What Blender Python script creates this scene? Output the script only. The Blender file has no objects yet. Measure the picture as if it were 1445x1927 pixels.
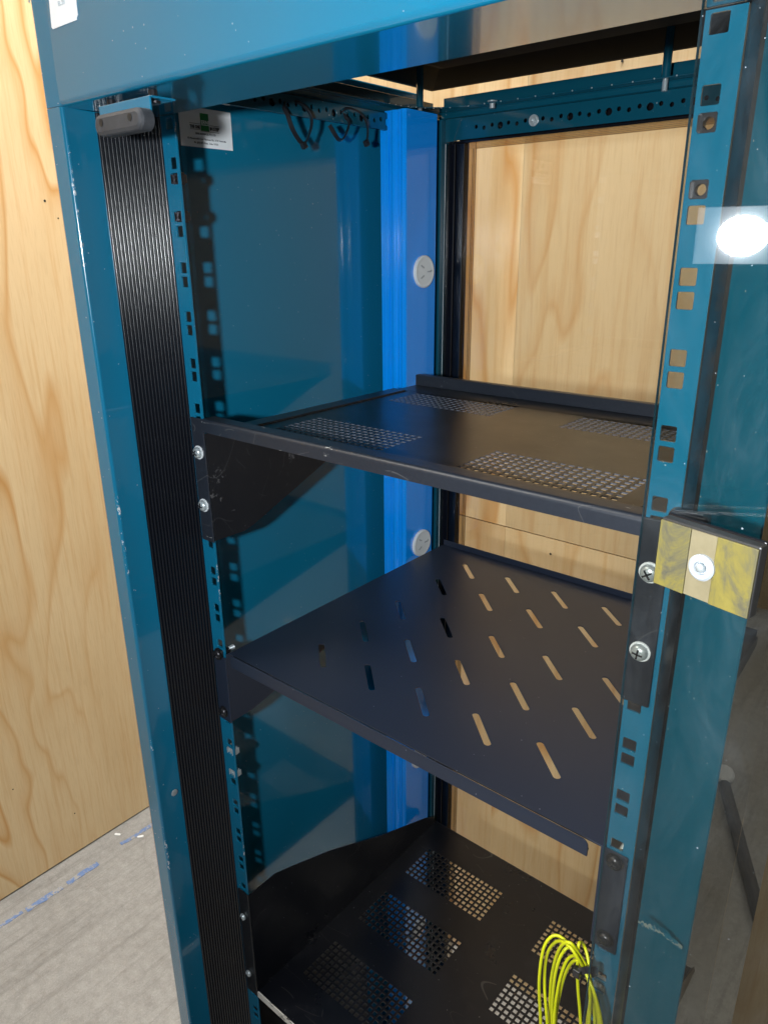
import bpy, bmesh, math, random
from mathutils import Vector, Matrix, noise
from mathutils.geometry import tessellate_polygon
R = random.Random(7)
SC = bpy.context.scene
COL = SC.collection
# ------------------------------------------------------------------ camera
CAMP = Vector((0.379391, -0.434966, 0.195874))
yaw, pitch, roll = -0.7030496, -0.3475796, -0.0100137
f = Vector((math.sin(yaw)*math.cos(pitch), math.cos(yaw)*math.cos(pitch), math.sin(pitch)))
r0 = f.cross(Vector((0, 0, 1))).normalized(); u0 = r0.cross(f)
rr = math.cos(roll)*r0 + math.sin(roll)*u0
uu = -math.sin(roll)*r0 + math.cos(roll)*u0
cam = bpy.data.cameras.new('camera'); co = bpy.data.objects.new('camera', cam); COL.objects.link(co)
m = Matrix(((rr.x, uu.x, -f.x, CAMP.x), (rr.y, uu.y, -f.y, CAMP.y), (rr.z, uu.z, -f.z, CAMP.z), (0, 0, 0, 1)))
co.matrix_world = m
cam.sensor_fit = 'VERTICAL'; cam.sensor_height = 36; cam.sensor_width = 27
cam.lens = 1385.666/1927*36
cam.clip_start = 0.01; cam.clip_end = 100
SC.camera = co
# ------------------------------------------------------------------ world and lamps
w = bpy.data.worlds.new("World"); SC.world = w; w.use_nodes = True
w.node_tree.nodes['Background'].inputs[0].default_value = (0.85, 0.90, 1.0, 1)
w.node_tree.nodes['Background'].inputs[1].default_value = 0.075
SC.view_settings.view_transform = 'Standard'; SC.view_settings.look = 'None'
SC.view_settings.exposure = 0.0; SC.view_settings.gamma = 1.0
SC.cycles.max_bounces = 8; SC.cycles.glossy_bounces = 5; SC.cycles.transparent_max_bounces = 12
SC.cycles.sample_clamp_indirect = 6

def lamp(name, loc, target, sx, sy, power, col, shape='RECTANGLE'):
    l = bpy.data.lights.new(name, 'AREA'); l.shape = shape; l.size = sx; l.size_y = sy
    l.energy = power; l.color = col
    o = bpy.data.objects.new(name, l); COL.objects.link(o); o.location = loc
    d = Vector(target)-Vector(loc)
    o.rotation_euler = d.to_track_quat('-Z', 'Y').to_euler()
    return o
LAMPP = Vector((0.305, -0.620, 0.201)); LAMPT = (0.20, 0.10, 0.13)
lamp('torch_light', LAMPP, LAMPT, 0.044, 0.036, 9.4, (0.93, 0.97, 1.0), 'ELLIPSE')
lamp('hall_fill', (-1.75, -1.6, 2.15), (-0.6, 0.3, -0.6), 0.9, 1.6, 120, (1.0, 0.97, 0.92))  # ceiling lamp inferred from the beam edge highlight, also fills the hall
lamp('hall_fill', (-0.75, 0.0, 2.9), (-1.1, 0.2, -1), 1.6, 1.4, 62, (1.0, 0.97, 0.93))  # unseen ceiling fill, stands in for the hall's general light
lamp('hall_fill', (-0.35, 0.62, 2.25), (-0.25, 0.85, -1.0), 1.2, 0.25, 96, (1.0, 0.96, 0.92))  # unseen fill added to brighten the back plywood
lamp('hall_fill', (1.6, 2.3, 2.7), (1.2, 3.55, 0.2), 1.5, .4, 34, (1.0, 0.97, 0.93))  # unseen fill added to light the far wall

# ------------------------------------------------------------------ materials
def mat(name, base=(.5, .5, .5), rough=.5, metal=0., coat=0., spec=.5, build=None):
    m = bpy.data.materials.new(name); m.use_nodes = True
    nt = m.node_tree; b = nt.nodes['Principled BSDF']
    b.inputs['Base Color'].default_value = (*base, 1); b.inputs['Roughness'].default_value = rough
    b.inputs['Metallic'].default_value = metal; b.inputs['Coat Weight'].default_value = coat
    b.inputs['Coat Roughness'].default_value = .06; b.inputs['Coat IOR'].default_value = 1.7; b.inputs['Specular IOR Level'].default_value = spec
    if build: build(NT(nt), b)
    return m
class NT:
    def __init__(s, nt): s.nt = nt
    def n(s, t, **k):
        x = s.nt.nodes.new(t)
        for a, b in k.items(): setattr(x, a, b)
        return x
    def l(s, a, b): s.nt.links.new(a, b)
    def co(s, scale=(1, 1, 1), rot=(0, 0, 0), loc=(0, 0, 0)):
        g = s.n('ShaderNodeNewGeometry'); mp = s.n('ShaderNodeMapping')
        s.l(g.outputs['Position'], mp.inputs[0])
        mp.inputs['Scale'].default_value = scale; mp.inputs['Rotation'].default_value = rot; mp.inputs['Location'].default_value = loc
        return mp.outputs[0]
    def noise(s, vec, scale, detail=4, rough=.5, dist=0., out='Fac'):
        x = s.n('ShaderNodeTexNoise'); x.inputs['Scale'].default_value = scale; x.inputs['Detail'].default_value = detail
        x.inputs['Roughness'].default_value = rough; x.inputs['Distortion'].default_value = dist
        s.l(vec, x.inputs['Vector']); return x.outputs[out]
    def ramp(s, fac, stops, interp='LINEAR'):
        x = s.n('ShaderNodeValToRGB'); e = x.color_ramp; e.interpolation = interp
        while len(e.elements) < len(stops): e.elements.new(0.5)
        for el, (p, c) in zip(e.elements, stops):
            el.position = p; el.color = (*c, 1) if len(c) == 3 else c
        s.l(fac, x.inputs[0]); return x.outputs[0]
    def mix(s, fac, a, b, mode='MIX'):
        x = s.n('ShaderNodeMix', data_type='RGBA', blend_type=mode)
        for i, v in ((0, fac), (6, a), (7, b)):
            if isinstance(v, (int, float)): x.inputs[i].default_value = v
            elif isinstance(v, tuple): x.inputs[i].default_value = (*v, 1)
            else: s.l(v, x.inputs[i])
        return x.outputs[2]
    def math(s, op, a, b=0., c=None):
        x = s.n('ShaderNodeMath', operation=op)
        for i, v in enumerate((a, b) if c is None else (a, b, c)):
            if isinstance(v, (int, float)): x.inputs[i].default_value = v
            else: s.l(v, x.inputs[i])
        return x.outputs[0]
    def bump(s, b, h, strength, dist):
        x = s.n('ShaderNodeBump'); x.inputs['Strength'].default_value = strength; x.inputs['Distance'].default_value = dist
        s.l(h, x.inputs['Height']); s.l(x.outputs[0], b.inputs['Normal'])

def scratches(N, plane='xy', dens=1.):
    """thin curved hairlines: near-zero crossings of stretched noise, masked to patches"""
    acc = None
    for k, (sc, lo) in enumerate(((9, (0, 0, 0)), (15, (3, 7, 1)), (24, (9, 2, 5)))):
        v = N.co(scale=(.35, 1.0, .6), loc=lo, rot=(0.3*k, 0.5*k, 0.9*k+.4))
        a = N.noise(v, sc, .6, .5, .1)
        d = N.math('ABSOLUTE', N.math('SUBTRACT', a, .5))
        line = N.math('LESS_THAN', d, .0007*(1+k*.4))
        msk = N.math('GREATER_THAN', N.noise(N.co(loc=(5+k, 2, 3*k)), 22+9*k, 2), .60-.03*dens)
        line = N.math('MULTIPLY', line, msk)
        acc = line if acc is None else N.math('MAXIMUM', acc, line)
    return acc
def specks(N, scale, thr):
    v = N.n('ShaderNodeTexVoronoi'); v.inputs['Scale'].default_value = scale; N.l(N.co(), v.inputs['Vector'])
    d = N.math('LESS_THAN', v.outputs['Distance'], thr)
    g = N.math('GREATER_THAN', N.noise(N.co(loc=(3, 3, 3)), scale*.6, 1), .62)
    return N.math('MULTIPLY', d, g)

def edge_chips(N, c):
    g = N.n('ShaderNodeSeparateXYZ'); N.l(N.n('ShaderNodeNewGeometry').outputs['Position'], g.inputs[0])
    x, y = g.outputs[0], g.outputs[1]
    near = lambda v, a, w_: N.math('LESS_THAN', N.math('ABSOLUTE', N.math('SUBTRACT', v, a)), w_)
    a = N.math('MULTIPLY', near(x, -.2630, .0006), N.math('LESS_THAN', y, -.0800))
    a = N.math('MAXIMUM', a, N.math('MULTIPLY', near(x, -.2250, .0005), N.math('GREATER_THAN', y, -.001)))
    n = N.math('GREATER_THAN', N.noise(N.co(scale=(1, 1, .6), loc=(2, 2, 2)), 190, 6, .8), .57)
    n2 = N.math('GREATER_THAN', N.noise(N.co(loc=(6, 2, 2)), 9, 3), .585)
    return N.mix(N.math('MULTIPLY', N.math('MULTIPLY', a, n), n2), c, (.55, .60, .60))
def paint(base, chips=.0, orange=.15, dust=0.0, pale=(.55, .62, .62)):
    def b(N, p):
        n1 = N.noise(N.co(), 5, 3)
        c = N.mix(N.math('MULTIPLY', n1, .35), base, tuple(x*.78 for x in base))
        if chips:
            c = N.mix(N.math('MULTIPLY', specks(N, 170, .10), chips), c, pale)
            c = N.mix(N.math('MULTIPLY', specks(N, 60, .05), chips), c, pale)
        if chips == .5: c = edge_chips(N, c)
        if dust:
            c = N.mix(N.math('MULTIPLY', N.noise(N.co(), 30, 5, .7), dust), c, (.25, .28, .3))
        N.l(c, p.inputs['Base Color'])
        rg = N.math('MULTIPLY_ADD', N.noise(N.co(loc=(9, 9, 9)), 14, 4), .10, p.inputs['Roughness'].default_value-.05)
        N.l(rg, p.inputs['Roughness'])
        N.bump(p, N.noise(N.co(), 420, 2), orange, .0003)
    return b
TEAL = (.004, .150, .272)
M = {}
M['teal'] = mat('teal gloss enamel', TEAL, .20, coat=.6, build=paint(TEAL, .5))
M['teal_panel'] = mat('teal side sheet enamel', (.005, .150, .262), .13, coat=1, build=paint((.005, .150, .262), .3, .05))
M['teal_under'] = mat('teal beam enamel', TEAL, .16, coat=.9, build=paint(TEAL, .35, .08))
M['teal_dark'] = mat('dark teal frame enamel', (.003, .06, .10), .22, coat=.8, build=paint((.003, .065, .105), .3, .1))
M['black_rib'] = mat('black gloss plastic', (.003, .004, .007), .235, coat=0, spec=.75)
M['black_satin'] = mat('black satin plastic', (.004, .005, .008), .42)
M['black'] = mat('black enamel', (.004, .004, .006), .25, coat=.3)
M['roof'] = mat('dull black roof sheet', (.003, .005, .008), .7, spec=.1)
M['blue'] = mat('bright blue extrusion', (.002, .29, .95), .11, coat=1, build=paint((.002, .29, .95), .2, .1))
def black_shelf(N, p):
    c = N.mix(N.noise(N.co(), 18, 4), (.007, .008, .011), (.014, .015, .018))
    s = scratches(N)
    c = N.mix(N.math('MULTIPLY', s, .28), c, (.26, .22, .17))
    c = N.mix(N.math('MULTIPLY', specks(N, 210, .09), .6), c, (.4, .4, .42))
    N.l(c, p.inputs['Base Color'])
    rg = N.math('MULTIPLY_ADD', N.noise(N.co(loc=(9, 9, 9)), 9, 5, .7), .22, .20)
    N.l(rg, p.inputs['Roughness']); N.bump(p, N.noise(N.co(), 900, 2), .2, .0002)
M['shelf_black'] = mat('scratched black powder coat', rough=.3, build=black_shelf)
def worn_shelf(N, p):
    c = N.mix(N.noise(N.co(), 18, 4), (.007, .008, .011), (.014, .015, .018))
    s = scratches(N, dens=3)
    msk = N.math('GREATER_THAN', N.noise(N.co(scale=(1, 1, 1)), 55, 8, .78), .60)
    msk2 = N.math('GREATER_THAN', N.noise(N.co(loc=(4, 4, 4)), 9, 2), .50)
    c = N.mix(N.math('MAXIMUM', N.math('MULTIPLY', s, .16), N.math('MULTIPLY', N.math('MULTIPLY', msk, msk2), .22)), c, (.30, .30, .31))
    N.l(c, p.inputs['Base Color']); p.inputs['Roughness'].default_value = .33
def black_deck(N, p):
    c = N.mix(N.noise(N.co(), 14, 4), (.003, .004, .007), (.007, .008, .011))
    c = N.mix(N.math('MULTIPLY', scratches(N), .16), c, (.26, .24, .22))
    dst = N.math('MAXIMUM', N.math('SUBTRACT', N.noise(N.co(), 16, 6, .7), .56), 0.)
    c = N.mix(N.math('MULTIPLY', dst, .5), c, (.10, .10, .11))
    c = N.mix(N.math('MULTIPLY', specks(N, 170, .09), .6), c, (.4, .4, .42))
    N.l(c, p.inputs['Base Color'])
    N.l(N.math('MULTIPLY_ADD', N.noise(N.co(loc=(9, 9, 9)), 9, 5, .7), .2, .20), p.inputs['Roughness'])
M['deck_black'] = mat('black satin enamel tray', rough=.3, spec=.35, build=black_deck)
M['shelf_worn'] = mat('scuffed black steel', rough=.3, build=worn_shelf)
def lip(N, p):
    c = N.mix(N.noise(N.co(), 300, 3), (.011, .014, .021), (.021, .026, .036))
    s = scratches(N, dens=3)
    chip = N.math('MULTIPLY', N.math('GREATER_THAN', N.noise(N.co(scale=(.5, 2, 2)), 60, 6, .7), .66), N.math('GREATER_THAN', N.noise(N.co(loc=(1, 1, 1)), 9, 2), .52))
    c = N.mix(N.math('MAXIMUM', N.math('MULTIPLY', s, .08), N.math('MULTIPLY', chip, .8)), c, (.50, .50, .48))
    N.l(c, p.inputs['Base Color']); N.bump(p, N.noise(N.co(), 1500, 2), .25, .0003)
M['lip'] = mat('grey black powder coat rail', rough=.36, build=lip)
def edgeworn(N, p):
    n = N.noise(N.co(scale=(1, 3, 3)), 90, 6, .8)
    g = N.noise(N.co(), 7, 2)
    k = N.math('GREATER_THAN', N.math('ADD', n, N.math('MULTIPLY', g, .5)), .70)
    c = N.mix(k, (.012, .013, .015), (.62, .60, .55)); N.l(c, p.inputs['Base Color'])
M['edge_worn'] = mat('chipped edge with bare metal', rough=.4, build=edgeworn)
def satin(N, p):
    c = N.mix(N.noise(N.co(), 4, 3), (.014, .020, .036), (.018, .025, .043))
    c = N.mix(N.math('MULTIPLY', specks(N, 120, .07), .5), c, (.4, .4, .45))
    N.l(c, p.inputs['Base Color']); N.bump(p, N.noise(N.co(), 1600, 2), .15, .0002)
M['satin'] = mat('satin navy charcoal powder coat', rough=.36, build=satin)
M['hole_edge'] = mat('pale punched edge', (.085, .095, .12), .4)  # hole walls coloured paler than the top shelf deck
M['hole_edge_dark'] = mat('dark grey punched edge', (.03, .03, .03), .35)  # hole walls slightly paler than the bottom tray
M['zinc'] = mat('bright zinc', (.50, .56, .58), .30, .55)
M['black_screw'] = mat('black oxide steel', (.05, .05, .055), .28, .8)
M['nut_black'] = mat('dark cage nut steel', (.10, .10, .11), .25, .9)
M['rubber'] = mat('grey black rubber', rough=.6, build=lambda N, p: N.l(N.mix(N.noise(N.co(), 120, 5, .7), (.016, .018, .022), (.06, .065, .075)), p.inputs['Base Color']))
M['white_plastic'] = mat('white plastic', (.62, .66, .68), .35)
M['grey_plastic'] = mat('grey white plastic', (.32, .35, .38), .35)
M['paper'] = mat('white sticker paper', (.80, .84, .86), .35)
M['slot_dark'] = mat('dark slot', (.01, .01, .01), .6)
M['green'] = mat('green print', (.0, .20, .045), .4)
M['ink'] = mat('black print', (.01, .01, .015), .5)
M['ink_grey'] = mat('grey print', (.20, .22, .24), .5)
M['ink_faint'] = mat('faint grey print', (.5, .56, .6), .5)
M['white_ink'] = mat('white print', (.8, .85, .85), .5)
M['tie'] = mat('black nylon', (.012, .012, .015), .30, coat=.3)
M['cable'] = mat('yellow cable jacket', (.60, .63, .010), .42)
def brass(N, p):
    n = N.noise(N.co(scale=(1, 1, .5)), 48, 7, .75, .8)
    c = N.ramp(n, [(.36, (.05, .048, .036)), (.45, (.09, .080, .035)), (.53, (.135, .112, .022)), (.62, (.165, .135, .022)), (.72, (.17, .15, .07))])
    N.l(c, p.inputs['Base Color'])
M['yellow_pad'] = mat('worn yellow foam tape', rough=.6, build=brass)
M['tan_pad'] = mat('tan adhesive', rough=.5, build=lambda N, p: N.l(N.mix(N.noise(N.co(), 160, 5, .7), (.13, .11, .06), (.21, .18, .11)), p.inputs['Base Color']))

def glass(name, tint, dust, f0=1.0):
    m = bpy.data.materials.new(name); m.use_nodes = True; nt = m.node_tree; nt.nodes.clear(); N = NT(nt)
    out = N.n('ShaderNodeOutputMaterial'); tr = N.n('ShaderNodeBsdfTransparent'); tr.inputs[0].default_value = (*tint, 1)
    gl = N.n('ShaderNodeBsdfGlossy'); gl.inputs['Roughness'].default_value = .015; gl.inputs[0].default_value = (1, 1, 1, 1)
    fr = N.n('ShaderNodeLayerWeight'); fr.inputs[0].default_value = .5
    fz = N.math('MULTIPLY_ADD', N.math('POWER', fr.outputs['Facing'], 5.), .96, .04)
    mx = N.n('ShaderNodeMixShader'); N.l(fz, mx.inputs[0]); N.l(tr.outputs[0], mx.inputs[1]); N.l(gl.outputs[0], mx.inputs[2])
    res = mx.outputs[0]
    if dust:
        df = N.n('ShaderNodeBsdfDiffuse'); df.inputs[0].default_value = (.55, .62, .7, 1)
        a = N.noise(N.co(scale=(1, 1, .35)), 38, 8, .72, 1.2)
        a = N.math('POWER', N.math('MAXIMUM', N.math('MULTIPLY_ADD', a, 2.4, -.85), 0.), 2.)
        sp = N.math('MAXIMUM', specks(N, 110, .05), specks(N, 260, .06))
        fac = N.math('MINIMUM', N.math('ADD', N.math('MULTIPLY', a, dust), N.math('MULTIPLY', sp, .35)), .8)
        m2 = N.n('ShaderNodeMixShader'); N.l(fac, m2.inputs[0]); N.l(res, m2.inputs[1]); N.l(df.outputs[0], m2.inputs[2]); res = m2.outputs[0]
    N.l(res, out.inputs[0]); return m
M['glass'] = glass('smoked door glass', (.735, .733, .695), .030)
M['glass_edge'] = mat('dark glass edge', (.012, .016, .022), .15, coat=.5)
M['rear_glass'] = glass('clear rear glass', (.96, .955, .94), 0.0)
M['smoke_strip'] = glass('brown tinted border', (.72, .66, .56), 0.0)

def ply(name, seed, lift=1.0, warm=1.0, fig=1.0):
    def b(N, p):
        # figured rotary-cut veneer: broad cathedral bands along the length (z) with fine pores
        v = N.co(scale=(1, 1, .20), loc=(seed*1.7, seed*2.3, seed*.9))
        warp = N.noise(v, 3.2, 3, .5, .4)
        sep = N.n('ShaderNodeSeparateXYZ'); N.l(v, sep.inputs[0])
        xy = N.math('ADD', sep.outputs[0], sep.outputs[1])
        t = N.math('ADD', N.math('MULTIPLY', xy, 3.2), N.math('MULTIPLY', warp, 5.0))
        s1 = N.math('FRACT', N.math('MULTIPLY', t, 2.1))
        band = N.ramp(s1, [(0, (.0,)*3), (.45, (.08,)*3), (.74, (.45,)*3), (.86, (1.,)*3), (.92, (.55,)*3), (1, (.0,)*3)])
        amp = N.ramp(N.noise(N.co(scale=(1, 1, .35), loc=(seed, 4, 2)), 2.6, 2), [(.35, (.12,)*3), (.65, (1,)*3)])
        fac = N.math('MULTIPLY', band, amp)
        blot = N.noise(N.co(scale=(1, 1, .35), loc=(seed*3, 1, 2)), 7, 5, .6)
        base = N.mix(blot, tuple(x*lift for x in (.64, .47*warm, .25*warm)), tuple(x*lift for x in (.80, .645*warm, .40*warm)))
        c = N.mix(N.math('MINIMUM', N.math('MULTIPLY', fac, .95*fig), 1.), base, tuple(x*lift for x in (.56, .30*warm, .095*warm)))
        pores = N.noise(N.co(scale=(1, 1, .06), loc=(seed, 0, 0)), 260, 3, .6)
        c = N.mix(N.math('MULTIPLY', N.math('MAXIMUM', N.math('SUBTRACT', pores, .5), 0), .9), c, tuple(x*lift for x in (.42, .26, .12)))
        kn = N.n('ShaderNodeTexVoronoi'); kn.inputs['Scale'].default_value = 3.3; N.l(N.co(loc=(seed*2, seed, .3)), kn.inputs['Vector'])
        kf = N.math('LESS_THAN', kn.outputs['Distance'], .014)
        c = N.mix(N.math('MULTIPLY', kf, .75), c, (.08, .04, .02))
        st = N.noise(N.co(scale=(1, 1, .035), loc=(seed*5, seed, 0)), 75, 5, .65)
        c = N.mix(N.math('MULTIPLY', N.math('MAXIMUM', N.math('SUBTRACT', st, .50), 0), 2.2), c, tuple(x*lift for x in (.58, .34, .13)))
        N.l(c, p.inputs['Base Color'])
        N.bump(p, N.noise(N.co(scale=(1, 1, .1)), 220, 3), .15, .0006)
    return mat(name, rough=.55, build=b)
M['ply0'] = ply('pine plywood with bold figure', 5.6, .98, 1.0, 1.0)
M['ply1'] = ply('pine plywood', 1.3)
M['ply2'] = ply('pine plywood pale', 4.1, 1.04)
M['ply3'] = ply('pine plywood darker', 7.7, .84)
M['ply4'] = ply('pine plywood yellow', 2.9, .95, .98)
def concrete(N, p):
    a = N.noise(N.co(), 2.2, 6, .6); b_ = N.noise(N.co(), 45, 8, .7); d = N.noise(N.co(scale=(1, .07, 1), rot=(0, 0, .02)), 34, 7, .8)
    c = N.ramp(a, [(.3, (.25, .25, .24)), (.5, (.30, .30, .29)), (.7, (.35, .355, .345))])
    c = N.mix(.55, c, N.ramp(b_, [(.3, (.20, .20, .19)), (.5, (.30, .30, .29)), (.7, (.38, .385, .375))]))
    c = N.mix(N.math('MULTIPLY', N.math('MAXIMUM', N.math('SUBTRACT', d, .5), 0.), 3.4), c, (.15, .148, .14))
    grit = N.noise(N.co(loc=(1, 1, 1)), 330, 4, .8)
    c = N.mix(N.math('MULTIPLY', N.math('MAXIMUM', N.math('SUBTRACT', grit, .5), 0.), 2.2), c, (.13, .128, .12))
    c = N.mix(N.math('MULTIPLY', N.math('MAXIMUM', N.math('SUBTRACT', .42, grit), 0.), 3.), c, (.62, .62, .60))
    blot = N.math('GREATER_THAN', N.noise(N.co(loc=(5, 5, 0)), 12, 3), .67)
    c = N.mix(N.math('MULTIPLY', blot, .35), c, (.20, .19, .18))
    hair = N.math('LESS_THAN', N.math('ABSOLUTE', N.math('SUBTRACT', N.noise(N.co(loc=(2, 8, 0)), 3, 1), .5)), .0022)
    c = N.mix(N.math('MULTIPLY', hair, .14), c, (.14, .13, .12))
    rg = N.math('LESS_THAN', N.math('ABSOLUTE', N.math('SUBTRACT', N.noise(N.co(loc=(7, 1, 0)), 19, 1), .62)), .003)
    c = N.mix(N.math('MULTIPLY', rg, .25), c, (.14, .13, .12))
    N.l(c, p.inputs['Base Color']); N.bump(p, b_, .3, .002)
M['concrete'] = mat('worn concrete', rough=.75, build=concrete)
def tape(N, p):
    c = N.mix(N.noise(N.co(), 60, 4), (.10, .18, .40), (.18, .27, .48)); c = N.mix(N.math('GREATER_THAN', N.noise(N.co(loc=(1, 2, 3)), 70, 6, .8), .535), c, (.34, .34, .33)); N.l(c, p.inputs['Base Color'])
M['tape'] = mat('faded blue tape', rough=.6, build=tape)
def em(name, col, s):
    m = bpy.data.materials.new(name); m.use_nodes = True; nt = m.node_tree; nt.nodes.clear(); N = NT(nt)
    o = N.n('ShaderNodeOutputMaterial'); e = N.n('ShaderNodeEmission'); e.inputs[0].default_value = (*col, 1)
    # LED lens: brightest at its middle, falling off to the rim
    tc = N.n('ShaderNodeTexCoord'); g = N.n('ShaderNodeVectorMath', operation='LENGTH'); N.l(tc.outputs['Object'], g.inputs[0])
    fall = N.math('MULTIPLY_ADD', N.math('POWER', N.math('MAXIMUM', N.math('SUBTRACT', 1., N.math('DIVIDE', g.outputs['Value'], .040)), 0.), 1.6), s*4.0, s*.8)
    N.l(fall, e.inputs[1]); N.l(e.outputs[0], o.inputs[0]); return m
M['led'] = em('led diffuser', (.75, .88, 1.), 5.0)
M['housing'] = mat('black lamp housing', (.02, .02, .02), .4)

# ------------------------------------------------------------------ mesh helpers
def link(name, bm, m, parent=None, bevel=0, smooth=False, seg=2, label=None):
    bmesh.ops.recalc_face_normals(bm, faces=bm.faces)
    me = bpy.data.meshes.new(name); bm.to_mesh(me); bm.free()
    for mm in (m if isinstance(m, (list, tuple)) else [m]): me.materials.append(M[mm])
    if smooth:
        for p in me.polygons: p.use_smooth = True
        if smooth in ('auto', 'rib'): me.set_sharp_from_angle(angle=math.radians(34 if smooth == 'auto' else 75))
    o = bpy.data.objects.new(name, me); COL.objects.link(o)
    if parent is not None: setpar(o, parent)
    if bevel:
        b = o.modifiers.new('bevel', 'BEVEL'); b.width = bevel; b.segments = seg; b.limit_method = 'ANGLE'; b.angle_limit = math.radians(40); b.harden_normals = False
    if smooth == 'auto':
        wn = o.modifiers.new('weighted', 'WEIGHTED_NORMAL'); wn.keep_sharp = True; wn.weight = 100
    if label: o['label'] = label
    return o
WL = {}
def setpar(o, parent):
    """child built in world coordinates; keep it in place under its parent"""
    o.parent = parent
    wp = WL.get(parent.name, Vector((0, 0, 0)))
    base = WL.get(o.name, None)
    o.location = (base if base is not None else Vector((0, 0, 0))) - wp
    WL[o.name] = base if base is not None else Vector((0, 0, 0))
def thing(name, loc, label, cat, group=None):
    o = bpy.data.objects.new(name, None); COL.objects.link(o); o.empty_display_size = .05
    o.location = loc; WL[o.name] = Vector(loc); o['label'] = label; o['category'] = cat
    if group: o['group'] = group
    return o
def tag(o, label, cat, group=None):
    o['label'] = label; o['category'] = cat
    if group: o['group'] = group
    return o
def struct(o): o['kind'] = 'structure'; return o
def box(bm, x0, x1, y0, y1, z0, z1, mi=0):
    v = [bm.verts.new((x, y, z)) for x in (x0, x1) for y in (y0, y1) for z in (z0, z1)]
    for q in ((0, 1, 3, 2), (4, 6, 7, 5), (0, 4, 5, 1), (2, 3, 7, 6), (0, 2, 6, 4), (1, 5, 7, 3)):
        fc = bm.faces.new([v[i] for i in q]); fc.material_index = mi
    return v
def nb(*a):
    bm = bmesh.new()
    if a: box(bm, *a)
    return bm
def prism(bm, pts, axis, a, b):
    """closed polygon pts (2-D) extruded along axis from a to b"""
    def P(p, t):
        return {'x': (t, p[0], p[1]), 'y': (p[0], t, p[1]), 'z': (p[0], p[1], t)}[axis]
    A = [bm.verts.new(P(p, a)) for p in pts]; B = [bm.verts.new(P(p, b)) for p in pts]
    n = len(pts)
    for i in range(n): bm.faces.new((A[i], A[(i+1) % n], B[(i+1) % n], B[i]))
    for i, j, k in tessellate_polygon([[Vector((p[0], p[1], 0)) for p in pts]]):
        bm.faces.new((A[i], A[j], A[k])); bm.faces.new((B[k], B[j], B[i]))
def cyl(bm, c, d, r, h, n=20, r2=None, ry=1.):
    """cylinder from c along unit d"""
    c = Vector(c); d = Vector(d).normalized(); a = d.orthogonal().normalized(); b = d.cross(a)
    r2 = r if r2 is None else r2
    A = [bm.verts.new(c+(a*math.cos(t)+b*math.sin(t))*r) for t in [2*math.pi*i/n for i in range(n)]]
    B = [bm.verts.new(c+d*h+(a*math.cos(t)+b*math.sin(t))*r2) for t in [2*math.pi*i/n for i in range(n)]]
    for i in range(n): bm.faces.new((A[i], A[(i+1) % n], B[(i+1) % n], B[i]))
    bm.faces.new(A[::-1]); bm.faces.new(B)
def lathe(bm, c, d, prof, n=24):
    c = Vector(c); d = Vector(d).normalized(); a = d.orthogonal().normalized(); b = d.cross(a)
    rings = []
    for r, h in prof:
        if r < 1e-6: rings.append([bm.verts.new(c+d*h)])
        else: rings.append([bm.verts.new(c+d*h+(a*math.cos(2*math.pi*i/n)+b*math.sin(2*math.pi*i/n))*r) for i in range(n)])
    for p, q in zip(rings, rings[1:]):
        for i in range(n):
            j = (i+1) % n
            if len(p) == 1 and len(q) == 1: continue
            if len(p) == 1: bm.faces.new((p[0], q[i], q[j]))
            elif len(q) == 1: bm.faces.new((p[i], q[0], p[j]))
            else: bm.faces.new((p[i], q[i], q[j], p[j]))
    for rg in (rings[0], rings[-1]):
        if len(rg) > 2: bm.faces.new(rg)
def catmull(P, k=6):
    P = [Vector(p) for p in P]; Q = [P[0]*2-P[1]]+P+[P[-1]*2-P[-2]]; out = []
    for i in range(1, len(Q)-2):
        for j in range(k):
            t = j/k; a, b, c, d = Q[i-1:i+3]
            out.append(.5*((2*b)+(c-a)*t+(2*a-5*b+4*c-d)*t*t+(3*b-a-3*c+d)*t**3))
    out.append(P[-1]); return out
def sweep(bm, pts, prof, up=None, closed=False):
    """sweep 2-D profile along pts (parallel transport)"""
    n = len(pts); T = []
    for i in range(n):
        a = pts[(i-1) % n] if closed or i else pts[0]; b = pts[(i+1) % n] if closed or i < n-1 else pts[-1]
        T.append((b-a).normalized())
    N_ = (up if up is not None else T[0].orthogonal()); N_ = (N_-T[0]*N_.dot(T[0])).normalized(); rings = []
    for i in range(n):
        if i: N_ = (N_-T[i]*N_.dot(T[i])).normalized()
        B_ = T[i].cross(N_)
        rings.append([bm.verts.new(pts[i]+N_*p[0]+B_*p[1]) for p in prof])
    k = len(prof)
    for i in range(n if closed else n-1):
        p, q = rings[i], rings[(i+1) % n]
        for j in range(k): bm.faces.new((p[j], p[(j+1) % k], q[(j+1) % k], q[j]))
    if not closed: bm.faces.new(rings[0][::-1]); bm.faces.new(rings[-1])
def circ(r, n=10): return [(r*math.cos(2*math.pi*i/n), r*math.sin(2*math.pi*i/n)) for i in range(n)]
def rrect(cx, cy, w_, h_, r, n=4):
    out = []
    for sx, sy, a0 in ((1, 1, 0), (-1, 1, 90), (-1, -1, 180), (1, -1, 270)):
        for i in range(n+1):
            a = math.radians(a0+90*i/n); out.append((cx+sx*(w_/2-r)+r*math.cos(a), cy+sy*(h_/2-r)+r*math.sin(a)))
    return out
def capsule(cx, cy, dx, dy, r, n=7):
    a0 = math.atan2(dy, dx); out = []
    for s, off in ((1, -math.pi/2), (-1, math.pi/2)):
        for i in range(n+1):
            a = a0+off+math.pi*i/n; out.append((cx+s*dx/2+r*math.cos(a), cy+s*dy/2+r*math.sin(a)))
    return out
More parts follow.
